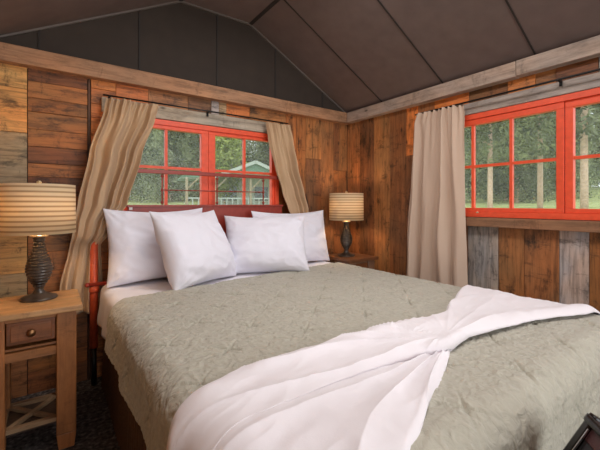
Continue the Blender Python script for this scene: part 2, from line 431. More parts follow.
# ceiling
def slab(b, p0, p1, y0, y1, th=.04):
    (x0, z0), (x1, z1) = p0, p1
    d = Vector((x1-x0, z1-z0)).normalized(); n = Vector((-d.y, d.x))
    if n.y < 0: n = -n
    q = [(x0, z0), (x1, z1), (x1+n.x*th, z1+n.y*th), (x0+n.x*th, z0+n.y*th)]
    prism(b, q, y0, y1)
b = B()
slab(b, (XL, ZW), (XA, ZF), YF, YB+.08); slab(b, (XA, ZF), (XB, ZF), YF, YB+.08); slab(b, (XB, ZF), (XR, ZW), YF, YB+.08)
b.done('ceiling', M['ceil'], kind='structure')
b = B()
nR = Vector((ZW-ZF, 0, -(XR-XB))).normalized()   # into the room from the right slope
nL = Vector((ZF-ZW, 0, -(XA-XL))).normalized()
for y in (2.365, 1.70, 1.01, .34, -.33, -1.0, -1.7):
    for (p0, p1, n) in (((XB, ZF), (XR, ZW), nR), ((XL, ZW), (XA, ZF), nL)):
        a = Vector((p0[0], y, p0[1])); c = Vector((p1[0], y, p1[1])); mid = (a+c)/2+n*.001
        ang = math.atan2(-(c.z-a.z), c.x-a.x)
        b.box(mid, ((c-a).length, .010, .008), rot=Matrix.Rotation(ang, 3, 'Y'))
    b.box(((XA+XB)/2, y, ZF-.001), (XB-XA, .010, .008))
for x in (XA, XB): b.box((x, (YF+YB)/2, ZF-.003), (.03, YB-YF, .012), rot=Matrix.Rotation(R(14 if x == XB else -14), 3, 'Y'))
b.done('trim_8', M['seam'], kind='structure')
b = B()
for (p0, p1, n) in (((XB, ZF), (XR, ZW), nR), ((XL, ZW), (XA, ZF), nL)):
    a = Vector((p0[0], YB-.008, p0[1])); c = Vector((p1[0], YB-.008, p1[1])); mid = (a+c)/2+n*.006
    b.box(mid, ((c-a).length, .016, .014), rot=Matrix.Rotation(math.atan2(-(c.z-a.z), c.x-a.x), 3, 'Y'))
b.box(((XA+XB)/2, YB-.008, ZF-.006), (XB-XA, .016, .014))
b.done('trim_9', M['seamlight'], kind='structure')

# ------------------------------------------------------------------ windows
def window(name, width, height, cols, loc, rz, jamb=.055, mull=.11, top=.075, bot=.07):
    """local x along the wall, z up from the frame's foot, -y into the room"""
    t = empty(name, loc, rz, kind='structure')
    D = .09
    b = B()
    b.box((0, 0, height-.02), (width, D, .04)); b.box((0, 0, .02), (width, D, .04))
    for s in (-1, 1): b.box((s*(width/2-.02), 0, height/2), (.04, D, height-.08))
    b.done('window_frame', M['red'], t)
    for s in (-1, 1):
        x0, x1 = (-width/2+.04, -.002) if s < 0 else (.002, width/2-.04)
        gx0 = -width/2+jamb+.02 if s < 0 else mull/2; gx1 = -mull/2 if s < 0 else width/2-jamb-.02
        z0, z1, gz0, gz1 = .04, height-.04, bot, height-top
        b = B(); dd = .045; y = -.012+(.006 if s > 0 else 0)
        b.box(((x0+x1)/2, y, (z0+gz0)/2), (x1-x0, dd, gz0-z0), bevel=.003); b.box(((x0+x1)/2, y, (gz1+z1)/2), (x1-x0, dd, z1-gz1), bevel=.003)
        b.box(((x0+gx0)/2, y, (gz0+gz1)/2), (gx0-x0, dd, gz1-gz0), bevel=.003); b.box(((gx1+x1)/2, y, (gz0+gz1)/2), (x1-gx1, dd, gz1-gz0), bevel=.003)
        sa = b.done('sash', M['red'], t)
        mz = (gz0+gz1)/2
        b = B()
        for i in range(1, cols): b.box((gx0+(gx1-gx0)*i/cols, y, mz), (.020, .028, gz1-gz0))
        b.box(((gx0+gx1)/2, y, mz), (gx1-gx0, .030, .020)); b.done('muntin', M['red'], sa)
        for i in range(cols):
            for j in range(2):
                a0 = gx0+(gx1-gx0)*i/cols+.0; a1 = gx0+(gx1-gx0)*(i+1)/cols
                c0 = gz0+(gz1-gz0)*j/2; c1 = gz0+(gz1-gz0)*(j+1)/2
                b = B(); b.box(((a0+a1)/2, y+.004, (c0+c1)/2), (a1-a0-.018, .003, c1-c0-.018)); b.done('pane', M['glass'], sa)
    return t
window('window_1', W1[1]-W1[0], W1[3]-W1[2], 2, ((W1[0]+W1[1])/2, YB+.02, W1[2]), 0, jamb=.05, mull=.125, top=.07, bot=.07)
window('window_2', W2[1]-W2[0], W2[3]-W2[2], 3, (XR+.02, (W2[0]+W2[1])/2, W2[2]), R(-90), jamb=.04, mull=.09, top=.085, bot=.07)
# sash latch on the right window frame
b = B(); b.sphere((2.672, 1.40, 1.185), .008, (1, 1.3, .8)); b.done('window_latch', M['nickel'], label='small brass latch button on the bottom rail of the right red window', cat='latch')

# ------------------------------------------------------------------ bed
BX0, BX1, BY0, BY1, ZT = .288, 2.18, .43, 2.76, .690
bed = empty('bed', ((BX0+BX1)/2, (BY0+BY1)/2, 0), label='large double bed with a dark red metal headboard against the window wall', cat='bed')
bl = Vector(bed.location)
def bedpart(b, name, mat, **kw):
    o = b.done(name, mat, bed, **kw); o.location = -bl; return o
def rbox(b, x0, x1, y0, y1, z0, z1, r, col=(.5, .5, .5, 1)):
    b.box(((x0+x1)/2, (y0+y1)/2, (z0+z1)/2), (x1-x0, y1-y0, z1-z0), col, bevel=r)
b = B(); rbox(b, BX0+.02, BX1-.02, BY0+.02, BY1, .42, ZT-.014, .05); bedpart(b, 'mattress', M['mattress'])
b = B(); rbox(b, BX0+.03, BX1-.03, BY0+.03, BY1-.01, .16, .415, .02); bedpart(b, 'box_spring', M['base'])
for x in (BX0+.1, BX1-.1):
    for y in (BY0+.1, BY1-.1):
        b = B(); b.tube((x, y, .001), (x, y, .16), .025); bedpart(b, 'leg', M['black'])
# pleated skirt around left, foot and right
P = []
path = []
n = 200
for i in range(n+1): path.append((BX0+.015, BY1-.02-(BY1-BY0-.04)*i/n, -1, 0))
m_ = 170
for i in range(1, m_+1): path.append((BX0+.015+(BX1-BX0-.03)*i/m_, BY0+.015, 0, -1))
for i in range(1, n+1): path.append((BX1-.015, BY0+.02+(BY1-BY0-.04)*i/n, 1, 0))
s = 0; px_, py_ = path[0][:2]
for (x, y, nx, ny) in path:
    s += math.hypot(x-px_, y-py_); px_, py_ = x, y
    row = []
    for k in range(9):
        z = .40-.395*k/8
        a = .004+.016*k/8
        d = a*math.sin(s*2*math.pi/.045)+.004*nz(s*12, z*3)
        row.append((x+nx*d, y+ny*d, z))
    P.append(row)
o = grid_obj('bed_skirt', P, M['skirt'], bed); o.location = -bl
# headboard
HY = 2.815
hb = B()
hb.box((1.135, HY, 1.497), (1.23, .026, .030), bevel=.004)                         # top rail
head = bedpart(hb, 'headboard', M['bedred'])
def hp(b, name, **kw):
    o = b.done(name, M['bedred'], head, **kw); return o
b = B(); b.box((1.125, HY, 1.02), (1.33, .025, .44), bevel=.004); b.box((1.125, HY-.004, 1.235), (1.345, .036, .018), bevel=.003)
hp(b, 'headboard_panel')
for x in (.702, 1.147, 1.593):
    b = B(); b.tube((x, HY, 1.24), (x, HY, 1.485), .0055); 
    for z in (1.262, 1.358, 1.465): b.sphere((x, HY, z), .0125)
    hp(b, 'spindle')
b = B(); b.tube((.702, HY, 1.358), (1.593, HY, 1.358), .0045); b.sphere((1.55, HY, 1.358), .009); hp(b, 'cross_rod')
for x in (.245, 2.06):
    b = B(); b.tube((x, HY-.02, .26), (x, HY-.02, 1.02), .026, 16); b.sphere((x, HY-.02, 1.02), .029); b.lathe([(.031, 0), (.034, .012), (.034, .03), (.031, .042)], (x, HY-.02, .64)); o = hp(b, 'post'); o.data.materials[0] = M['postred']; o['label'] = 'bright orange red post'
    b = B(); b.tube((x, HY-.02, .001), (x, HY-.02, .262), .017, 12); o = hp(b, 'foot'); o.data.materials[0] = M['black']; o['label'] = 'black iron foot'
b = B(); b.tube((.205, HY-.04, .698), (2.09, HY-.04, .698), .014); b.sphere((.205, HY-.04, .698), .017); o = hp(b, 'crossbar')
b = B(); b.box((.478, HY-.017, 1.222), (.022, .004, .03)); b.done('tag', M['tag'], head, label='small white tag')

# drape over the bed
def fold(a, lo, hi, r):
    """unrolled coordinate -> (position, drop, outward normal component)"""
    def one(d):
        L_ = math.pi*r/2
        if d <= 0: return None
        if d < L_:
            t = d/r; return (r*math.sin(t), r*(1-math.cos(t)), math.sin(t))
        e = d-L_; return (r+e*.03, r+e*.998, 1.0)
    f = one((lo+r)-a)
    if f: return (lo+r-f[0], f[1], -f[2])
    f = one(a-(hi-r))
    if f: return (hi-r+f[0], f[1], f[2])
    return (a, 0, 0)
def drape(a, b, off, r=.055, base=0.0):
    x, dx, nx = fold(a, BX0-base, BX1+base, r)
    y, dy, ny = fold(b, BY0-base, 99, r)
    nzv = max(0.0, 1-max(abs(nx), abs(ny)))**.5
    v = Vector((nx, ny, nzv)); 
    if v.length < 1e-4: v = Vector((0, 0, 1))
    v.normalize()
    return Vector((x, y, ZT+base-dx-dy))+v*off

# sheet
P = []
for i in range(150):
    a = BX0-.225+(BX1-BX0+.45)*i/149
    row = []
    for j in range(60):
        y = 1.95+.80*j/59
        n_ = .006*nz(a*3, y*5)+.004*nz(a*11, y*8, 3)
        hang = max(0, BX0-a)
        n_ += .010*math.sin(y*24+a*4)*min(1, hang*6)
        row.append(drape(a, y, .004+n_+.01*min(1, hang*5), .05, .004))
    P.append(row)
grid_obj('fitted_sheet', P, M['sheet'], uvs=None, thick=.002, label='white cotton sheet showing between the pillows and the sage quilt', cat='sheet')

# quilt with pintuck stars
S = .35; QX, QY = 1.234, .495
def quilt_h(a, b):
    u = ((a-QX)+(b-QY))/S; v = ((a-QX)-(b-QY))/S
    iu, iv = round(u), round(v); du, dv = u-iu, v-iv
    x = (du+dv)/2*S; y = (du-dv)/2*S; r = math.hypot(x, y); th = math.atan2(y, x)
    w_ = nz(a*2.3, b*2.3, 9)*1.4+nz(iu*3.1, iv*2.7, 1)
    h = .006*(1-math.exp(-r*r/.0016))
    h += .0075*abs(math.cos(4*th+w_*1.5))*math.exp(-r/.045)*(1-math.exp(-r/.012))
    # stitched pinches running out of each star along the lattice
    h -= .0150*math.exp(-((du*S+.006*w_)/.005)**2)*math.exp(-(abs(dv)*S/.08)**2)*(r > .004)
    h -= .0150*math.exp(-((dv*S-.006*w_)/.005)**2)*math.exp(-(abs(du)*S/.08)**2)*(r > .004)
    h += .0022*nz(a*7, b*18, 2)+.0040*(1-abs(nz(a*20+w_, b*34, 5))*3)*.40+.0034*(1-abs(nz(a*42, b*60, 8))*3)*.50
    return h
NA, NB = 560, 520
a0, a1, b0 = BX0-.20, BX1+.30, BY0-.42
P = []; 
for i in range(NA):
    fa = i/(NA-1); a = a0+(a1-a0)*fa
    bend = 2.17+.23*min(1, max(0, (a-.3)/1.85))+.012*nz(a*3, 2)
    if a < BX0+.05: bend -= .06*min(1, (BX0+.05-a)/.3)
    row = []
    for j in range(NB):
        b_ = b0+(bend-b0)*j/(NB-1)
        out = max(0, BX0-a, a-BX1, BY0-b_)
        off = .014+quilt_h(a, b_)
        if out > 0:
            s_ = (b_ if (BX0-a > 0 or a-BX1 > 0) else a)
            off += min(1, out*5)*(.008+.008*math.sin(s_*13+2*nz(s_*2, 1))+.006*nz(s_*7, a*4))
        row.append(drape(a, b_, off, .075, .010))
    P.append(row)
grid_obj('quilt', P, M['quilt'], uvs=lambda i, j: (a0+(a1-a0)*i/(NA-1), b0+2.2*j/(NB-1)), thick=.004,
         label='sage grey pintucked quilt spread over the bed', cat='quilt')

# throw blanket: a bow tie across the foot, twisted off centre
def interp(pts, x):
    if x <= pts[0][0]: return pts[0][1]
    for (x0, y0), (x1, y1) in zip(pts, pts[1:]):
        if x <= x1:
            t = (x-x0)/(x1-x0); t = t*t*(3-2*t)*.35+t*.65
            return y0+(y1-y0)*t
    return pts[-1][1]
UP = [(-.25, .60), (.0, .80), (.178, .885), (.30, .975), (.55, 1.02), (1.03, .975), (1.35, .935), (1.50, .955), (1.75, 1.06), (2.05, 1.18), (2.4, 1.26)]
LO = [(-.25, .10), (.2, .24), (.66, .49), (.90, .585), (1.17, .705), (1.31, .725), (1.70, .665), (2.05, .55), (2.4, .46)]
TX, TY = 1.20, .745
def ridge(x): return (1-abs(math.sin(math.pi*x)))**1.6
def throw_low(a, b):
    dx, dy = a-TX, b-TY; rr = math.hypot(dx, dy)
    ph = math.degrees(math.atan2(dy, dx)) % 360
    if a < TX: q = (ph-172)/12+.75*nz(rr*1.8, ph*.05, 3)
    else: q = (((ph+180) % 360)-180)/15+.4*nz(rr*2, 1, 5)
    amp = (.020 if a < TX else .010)*(1-math.exp(-rr/.10))*math.exp(-max(0, rr-.35)/.9)
    k = .6+.9*abs(nz(math.floor(q)*3.7, 2.2, 1))
    return .032+amp*k*ridge(q)+.006*nz(a*3, b*6, 2)+.0025*(1-abs(nz(a*7+b*3, b*14-a*4, 5))*3.5)+.0010*nz(a*32, b*32)
LB = [(-.25, .50), (.0, .60), (.4, .76), (.7, .765), (1.0, .735), (1.17, .70), (1.31, .715), (1.70, .665), (2.05, .55), (2.4, .46)]
def throw_band(a, b, v, wd):
    pinch = math.exp(-((a-1.22)/.22)**2)
    left = min(1, max(0, (a-.35)/.6)); left = left*left*(3-2*left)
    e = min(1, min(v, 1-v)*wd/.03); e = math.sqrt(max(0, e*(2-e)))
    el = min(1, v*wd/.03); el = math.sqrt(max(0, el*(2-el)))
    body = .026*pinch+.010
    d = .0015+left*(body*(e if a > 1 else el)+.004*pinch*math.sin(v*9+a*7)*e)
    if a > 1.3: d += .018*math.exp(-((v*wd-.05)/.04)**2)*min(1, (a-1.3)/.2)*el
    if a < 1.1: d += .012*math.exp(-(((1-v)*wd-.06)/.035)**2)
    return throw_low(a, b)*(1-.4*pinch)+.012*pinch+d
verts = []; faces = []
def add_grid(rows):
    n0 = len(verts); nu, nv = len(rows), len(rows[0])
    for r_ in rows: verts.extend(tuple(p) for p in r_)
    faces.extend((n0+i*nv+j, n0+(i+1)*nv+j, n0+(i+1)*nv+j+1, n0+i*nv+j+1) for i in range(nu-1) for j in range(nv-1))
rows = []
for i in range(280):
    a = -.06+(BX1+.24+.06)*i/279; up, lo = interp(UP, a), interp(LB, a)
    row = []
    for j in range(110):
        v = j/109; b_ = lo+(up-lo)*v+.005*nz(a*5, v*2, 4)
        row.append(drape(a, b_, throw_band(a, b_, v, up-lo)-(.022*(1-min(1, (1-v)*(up-lo)/.02))), .10, .012))
    rows.append(row)
add_grid(rows)
rows = []
for i in range(200):
    a = -.06+1.27*i/199; up, lo = interp(LB, a)+.06, interp(LO, a)
    if a > 1.05: up = min(up, .775)
    row = []
    for j in range(130):
        v = j/129; b_ = lo+(up-lo)*v+.005*nz(a*5, v*2, 4)*(1-v)
        ed = min(1, v*(up-lo)/.02)
        row.append(drape(a, b_, throw_low(a, b_)-.020*(1-ed*(2-ed)), .10, .012))
    rows.append(row)
add_grid(rows)
me = bpy.data.meshes.new('throw_blanket'); me.from_pydata(verts, [], faces)
me.polygons.foreach_set('use_smooth', [True]*len(faces)); me.materials.append(M['throw'])
o = bpy.data.objects.new('throw_blanket', me); C.objects.link(o)
md = o.modifiers.new('thickness', 'SOLIDIFY'); md.thickness = .003; md.offset = -1
setup(o, 'white throw blanket twisted in a bow across the foot of the quilt', 'blanket')

# ------------------------------------------------------------------ pillows
def pillow(cx, cy, yaw, W, Hh, T, lean, label, seed, zb=ZT+.012, roll=0):
    n = 64; P = []
    def pt(u, v, side):
        c = .070
        x = W/2*u*(1-c*(1-v*v)*abs(u)**3); z = Hh/2*v*(1-c*1.1*(1-u*u)*abs(v)**3)
        t = max(0, (1-abs(u)**2.6))**.55*max(0, (1-abs(v)**2.4))**.50
        y = side*T/2*t*(1.0-.25*v)
        k = .014*nz(u*1.6+seed, v*1.6, side*2)+.007*nz(u*4+seed, v*4.5, side)+.005*(1-abs(nz(u*3.1+v*2, v*2.6-u+seed, side))*3.5)+.002*nz(u*14, v*14+seed, side)
        # creases running in from the corners
        for (su, sv) in ((1, 1), (-1, 1), (1, -1), (-1, -1)):
            du, dv = u-su, v-sv; r = math.hypot(du, dv); th = math.atan2(dv*sv, du*su)
            k += .007*math.cos(th*14+seed)*math.exp(-r/.35)*min(1, r*4)
        y += side*k*min(1, t*2.5)
        # gravity sag
        z += -.012*(1-u*u)*(v > 0)*v
        return Vector((x, y, z))
    bm = bmesh.new(); gA = {}; gB = {}
    for i in range(n+1):
        for j in range(n+1):
            u = math.sin((i/n-.5)*math.pi); v = math.sin((j/n-.5)*math.pi)
            u = .6*u+.4*(2*i/n-1); v = .6*v+.4*(2*j/n-1)
            gA[i, j] = bm.verts.new(pt(u, v, -1))
            gB[i, j] = gA[i, j] if i in (0, n) or j in (0, n) else bm.verts.new(pt(u, v, 1))
    for i in range(n):
        for j in range(n):
            f = bm.faces.new((gA[i, j], gA[i+1, j], gA[i+1, j+1], gA[i, j+1])); f.smooth = True
            f = bm.faces.new((gB[i, j], gB[i, j+1], gB[i+1, j+1], gB[i+1, j])); f.smooth = True
    me = bpy.data.meshes.new('pillow'); bm.to_mesh(me); bm.free(); me.materials.append(M['linen'])
    o = bpy.data.objects.new('pillow', me); C.objects.link(o)
    rot = Matrix.Rotation(yaw, 4, 'Z') @ Matrix.Rotation(-lean, 4, 'X') @ Matrix.Rotation(roll, 4, 'Y')
    zmin = min((rot @ v.co).z for v in me.vertices)
    o.matrix_world = Matrix.Translation((cx, cy, zb-zmin)) @ rot
    return setup(o, label, 'pillow', 'white pillows propped on the headboard')
pillow(.645, 2.665, R(4), .71, .53, .23, R(12), 'white pillow at the far left of the bed, behind the propped front pillow', 1)
pillow(1.81, 2.655, R(-2), .79, .50, .19, R(12), 'white pillow at the far right of the bed, half hidden behind another', 9)
pillow(.835, 2.42, R(27), .61, .55, .26, R(24), 'white front pillow propped left of the bed centre', 4)
pillow(1.425, 2.47, R(-26), .68, .50, .27, R(27), 'white front pillow propped right of the bed centre', 6)

# ------------------------------------------------------------------ nightstands
def nightstand(x0, x1, y0, y1, ht, label, tcol, fcol):
    t = empty('nightstand', ((x0+x1)/2, (y0+y1)/2, 0), label=label, cat='nightstand', group=None)
    off = -Vector(t.location)
    def P_(b, name, m=M['furn'], par=None, **kw):
        o = b.done(name, m, par or t, **kw)
        if par is None: o.location = off
        return o
    b = B()
    n_ = 3; wd = (y1-y0)/n_
    for i in range(n_): b.box(((x0+x1)/2, y0+wd*(i+.5), ht-.014), (x1-x0, wd-.001, .028), vary(tcol, .06), 0, bevel=.003)
    P_(b, 'top')
    lw = .085; ix0, ix1, iy0, iy1 = x0+.025, x1-.025, y0+.03, y1-.02
    for lx in (ix0+lw/2, ix1-lw/2):
        for ly in (iy0+lw/2, iy1-lw/2):
            b = B(); b.box((lx, ly, (ht-.028+.08)/2), (lw, lw if ly < y1-.1 else .06, ht-.028-.08), vary(fcol, .06), 2, bevel=.006)
            b.box((lx, ly, .04), (lw, lw if ly < y1-.1 else .06, .0795), vary(fcol, .03), 2, bevel=.004, taper=.8)
            P_(b, 'leg')
    # sides, back and front apron
    b = B()
    for lx in (ix0+.02, ix1-.02): b.box((lx, (iy0+iy1)/2, ht-.028-.10), (.02, iy1-iy0-.12, .20), vary(fcol), 1)
    b.box(((ix0+ix1)/2, iy1-.02, ht-.128), (ix1-ix0-.1, .018, .20), vary(fcol), 0)
    b.box(((ix0+ix1)/2, iy0+.025, ht-.028-.19), (ix1-ix0-2*lw, .03, .042), vary(fcol), 0)
    b.box(((ix0+ix1)/2, iy0+.028, ht-.028-.012), (ix1-ix0-2*lw, .03, .024), vary(fcol), 0)
    b.box(((ix0+ix1)/2, (iy0+iy1)/2, ht-.185), (ix1-ix0-.05, iy1-iy0-.05, .01), vary(fcol), 0)
    P_(b, 'apron')
    b = B(); dc = lin(128, 76, 44)
    b.box(((ix0+ix1)/2, iy0+.020, ht-.106), (ix1-ix0-2*lw-.008, .026, .108), dc, 0, bevel=.004)
    b.box(((ix0+ix1)/2, iy0+.010, ht-.106), (ix1-ix0-2*lw-.04, .012, .078), lin(140, 84, 48), 0, bevel=.004)
    dr = P_(b, 'drawer')
    b = B(); cx = (ix0+ix1)/2; cz = ht-.106
    b.lathe([(.011, 0), (.007, .006), (.007, .012), (.018, .018), (.019, .024), (.010, .031), (.002, .033)], (cx, iy0+.004, cz), 16, Matrix.Rotation(R(90), 3, 'X'))
    b.done('knob', M['bronze'], dr)
    # shelf: frame with crossed slats
    b = B(); sz = .148; sc = vary(lin(150, 120, 92), .05)
    b.box(((ix0+ix1)/2, iy0+.055, sz), (ix1-ix0-2*lw+.01, .028, .020), sc, 0); b.box(((ix0+ix1)/2, iy1-.045, sz), (ix1-ix0-2*lw+.01, .028, .020), sc, 0)
    for lx in (ix0+lw-.015, ix1-lw+.015): b.box((lx, (iy0+iy1)/2, sz), (.022, iy1-iy0-.17, .020), sc, 1)
    dx, dy = ix1-ix0-2*lw, iy1-iy0-.12
    for s_ in (-1, 1): b.box(((ix0+ix1)/2, (iy0+iy1)/2, sz+.001*s_), (math.hypot(dx, dy), .022, .016), sc, 0, rot=Matrix.Rotation(s_*math.atan2(dy, dx), 3, 'Z'))
    P_(b, 'shelf_frame')
    b = B(); b.box(((ix0+ix1)/2, (iy0+iy1)/2, sz-.017), (ix1-ix0-2*lw+.06, iy1-iy0-.10, .012), lin(74, 56, 44), 0); P_(b, 'shelf')
    return t
nightstand(-.285, .135, 2.115, 2.53, .733, 'wooden nightstand with small drawer and slatted shelf, left of the bed', lin(196, 148, 98), lin(166, 108, 64))
nightstand(2.235, 2.625, 2.35, 2.765, .733, 'dark wooden nightstand in the corner right of the bed', lin(120, 76, 48), lin(140, 104, 78))

# ------------------------------------------------------------------ lamps
def lamp(x, y, z0, label):
    t = empty('table_lamp', (x, y, z0), label=label, cat='lamp')
    b = B()
    keys = [(.084, 0), (.086, .006), (.080, .013), (.058, .022), (.030, .034), (.021, .048), (.020, .056), (.030, .078), (.046, .105), (.057, .135), (.062, .165), (.057, .195), (.045, .225), (.034, .255), (.027, .285), (.024, .31), (.027, .330), (.034, .338)]
    prof = []
    for (r0, z0_), (r1, z1_) in zip(keys, keys[1:]):
        k = max(1, int((z1_-z0_)/.0022))
        for i in range(k): prof.append((r0+(r1-r0)*i/k, z0_+(z1_-z0_)*i/k))
    prof.append(keys[-1])
    b.lathe(prof, n=48, rib=lambda a, z, r: (.0030*math.sin(2*math.pi*z/.0165) if .062 < z < .325 else 0))
    b.done('lamp_base', M['lampbody'], t)
    b = B(); b.lathe([(.040, .337), (.042, .342), (.040, .347), (.012, .350), (.010, .352), (.010, .40), (.014, .405), (.014, .44), (.008, .445)]); b.done('socket', M['nickel'], t)
    b = B(); b.lathe([(.012, .445), (.02, .46), (.030, .485), (.030, .50), (.022, .522), (.008, .532)], n=16); b.done('bulb', M['bulb'], t)
    # shade: double sided wall
    bm = bmesh.new(); n = 64; z0s, z1s = .357, .622
    rs = [(.171, z0s), (.168, z1s), (.164, z1s), (.167, z0s)]
    rings = []
    for r, z in rs:
        rings.append([bm.verts.new((r*math.cos(2*math.pi*i/n), r*math.sin(2*math.pi*i/n), z)) for i in range(n)])
    for k in range(4):
        for i in range(n):
            f = bm.faces.new((rings[k][i], rings[k][(i+1) % n], rings[(k+1) % 4][(i+1) % n], rings[(k+1) % 4][i])); f.smooth = k in (0, 2)
    me = bpy.data.meshes.new('lamp_shade'); bm.to_mesh(me); bm.free(); me.materials.append(M['shade'])
    o = bpy.data.objects.new('lamp_shade', me); C.objects.link(o); o.parent = t
    b = B()
    for k in range(3):
        a = k*2*math.pi/3+.4; b.tube((0, 0, .600), (.164*math.cos(a), .164*math.sin(a), .612), .002, 6)
    for s_ in (-1, 1):
        b.tube((s_*.012, 0, .42), (s_*.045, 0, .49), .002, 6); b.tube((s_*.045, 0, .49), (s_*.04, 0, .56), .002, 6); b.tube((s_*.04, 0, .56), (0, 0, .602), .002, 6)
    b.done('harp', M['nickel'], t)
    b = B(); b.lathe([(.004, .600), (.004, .622), (.010, .628), (.013, .634), (.010, .641), (.003, .646)], n=16); b.done('finial', M['nickel'], t)
    return t
lamp(-.050, 2.385, .7335, 'lit lamp with striped drum shade on the left nightstand by the curtain')
lamp(2.405, 2.575, .7335, 'lit lamp with striped drum shade in the far corner right of the bed')

# ------------------------------------------------------------------ curtains
def curtain(name, rows, place, nf, amp, mat, par=None, nS=150, nT=90, seed=0, tilt=0):
    """rows: (z, s_left, s_right, amplitude factor) from top to bottom"""
    P = []
    zs = [r[0] for r in rows]
    for j in range(nT):
        t = j/(nT-1)
        z = zs[0]+(zs[-1]-zs[0])*t
        def iv(k):
            for r0, r1 in zip(rows, rows[1:]):
                if z >= r1[0]-1e-9:
                    q = (z-r0[0])/(r1[0]-r0[0]); q = q*q*(3-2*q)*.5+q*.5
                    return r0[k]+(r1[k]-r0[k])*q
            return rows[-1][k]
        l, r, am = iv(1), iv(2), iv(3)
        row = []
        for i in range(nS):
            u = i/(nS-1)
            ph = u*nf+.75*nz(u*2.2+seed, t*.9)+.18*nz(u*6, t*2.5+seed)
            av = .55+1.5*abs(nz(u*2.6+seed, t*.7, 9))
            gath = math.exp(-t/.10)
            d = amp*am*(av*(1.6*abs(math.sin(math.pi*ph))**1.4-.8)*(1-.4*gath)+.15*av*math.sin(4*math.pi*ph+1.3+t*2)+.9*nz(u*4+seed, t*2.2, 4)+.45*gath*math.sin(2*math.pi*u*nf*2.3+seed))
            row.append(place(l+(r-l)*u+.004*nz(u*9, t*7, seed), d, z+tilt*u))
        P.append(row)
    # top pleats gather: fine crumple
    return grid_obj(name, P, mat, par, thick=.0025)
ct = empty('curtain', (.4, YB-.1, 2.0), label='tan curtain swept back to the left side of the back window', cat='curtain')
o = curtain('curtain_panel', [(1.985, .315, .665, .75), (1.90, .30, .640, .9), (1.60, .215, .535, 1.0), (1.25, .150, .440, .85), (1.12, .125, .355, .6), (1.05, .118, .335, .45), (.97, .105, .285, .5), (.68, .050, .300, 1.0), (.50, .03, .31, 1.1)],
        lambda s, d, z: (s, YB-.165+.080*1/(1+math.exp((z-.985)/.022))-d*(1 if z > 1 else .6), z), 4.0, .050, M['curtain'], ct, seed=3)
o.location = -Vector(ct.location)
ct = empty('curtain', (1.8, YB-.1, 2.0), label='tan curtain swept back to the right side of the back window', cat='curtain')
o = curtain('curtain_panel', [(2.000, 1.605, 1.850, .7), (1.85, 1.625, 1.89, .9), (1.60, 1.690, 1.945, 1), (1.35, 1.770, 2.035, .9), (1.20, 1.83, 2.09, .7), (1.02, 1.97, 2.10, .35), (.90, 1.98, 2.12, .6), (.62, 1.96, 2.15, .9)],
        lambda s, d, z: (s, YB-.125-d, z), 3.6, .038, M['curtain'], ct, seed=11)
o.location = -Vector(ct.location)
ct = empty('curtain', (XR-.1, 1.7, 2.0), label='taupe curtain hanging straight at the left end of the right window', cat='curtain')
o = curtain('curtain_panel', [(2.036, 1.90, 1.485, .75), (1.95, 1.93, 1.480, .9), (1.4, 1.97, 1.470, 1.1), (.9, 2.02, 1.465, 1.2), (.30, 2.04, 1.46, 1.25)],
        lambda s, d, z: (XR-.105-d, s, z), 4.2, .034, M['curtain2'], ct, seed=21)
o.location = -Vector(ct.location)
# rods
def rod(a, b_, r, label, brackets, axis):
    a, b_ = Vector(a), Vector(b_)
    t = empty('curtain_rod', a, label=label, cat='curtain rod')
    b = B(); b.tube((0, 0, 0), b_-a, r); o = b.done('rod', M['black'], t)
    for q in brackets:
        b = B(); p = (b_-a)*q
        dv = Vector((0, 1, 0)) if axis == 'x' else Vector((1, 0, 0))
        e = p+dv*(.052)
        b.box((p+e)/2, (.012, .06, .010) if axis == 'x' else (.06, .012, .010)); b.box(e+Vector((0, 0, -.006)), (.016, .004, .05) if axis == 'x' else (.004, .016, .05))
        b.done('bracket', M['black'], t)
rod((.30, YB-.095, 2.018), (1.86, YB-.095, 2.022), .006, 'thin black curtain rod over the back window', (.03, .5, .97), 'x')
rod((XR-.10, 1.92, 2.036), (XR-.10, -.12, 2.040), .007, 'thin black curtain rod over the right window', (.02, .52, .98), 'y')

# ------------------------------------------------------------------ folding chair at the foot of the bed
P0 = Vector((1.106, .288, .715)); d1 = Vector((-.75, -.66, 0)).normalized(); d2 = Vector((-.52, .14, -.78)).normalized()
d2 = (d2-d1*d2.dot(d1)).normalized(); nn = d1.cross(d2)
if nn.z < 0: nn = -nn
Rm = Matrix((d1, d2, nn)).transposed()
ch = empty('folding_chair', (P0.x-.25, P0.y-.12, 0), label='black folding chair with a maroon back band at the foot of the bed', cat='chair')
co_ = -Vector(ch.location)
def cp(b, name, m, **kw):
    o = b.done(name, m, ch, **kw); o.location = co_; return o
Wc = .40
def pp(u, v, w_=0): return P0+d1*u+d2*v+nn*w_
for u in (.012, Wc-.012):
    b = B(); b.box(pp(u, .24), (.024, .50, .026), rot=Rm, bevel=.006); cp(b, 'side_rail', M['rubber'])
b = B(); b.box(pp(Wc/2, .006), (Wc+.006, .022, .032), rot=Rm, bevel=.008); cp(b, 'top_rail', M['rubber'])
b = B(); b.box(pp(Wc/2, .035), (Wc-.05, .034, .010), rot=Rm, bevel=.002); cp(b, 'back_band', M['maroon'], label='maroon leather band')
b = B(); b.box(pp(Wc/2, .192), (Wc-.05, .30, .006), rot=Rm); cp(b, 'back_panel', M['charcoal'])
b = B(); b.box(pp(.028, .19, .012), (.003, .33, .004), rot=Rm); cp(b, 'piping', M['chrome'])
sb = pp(Wc/2, .46)
hd = Vector((d2.x, d2.y, 0)).normalized()
Rs = Matrix((d1, hd, d1.cross(hd))).transposed()
seat_c = Vector((sb.x, sb.y, .36))+hd*.10+d1*.08
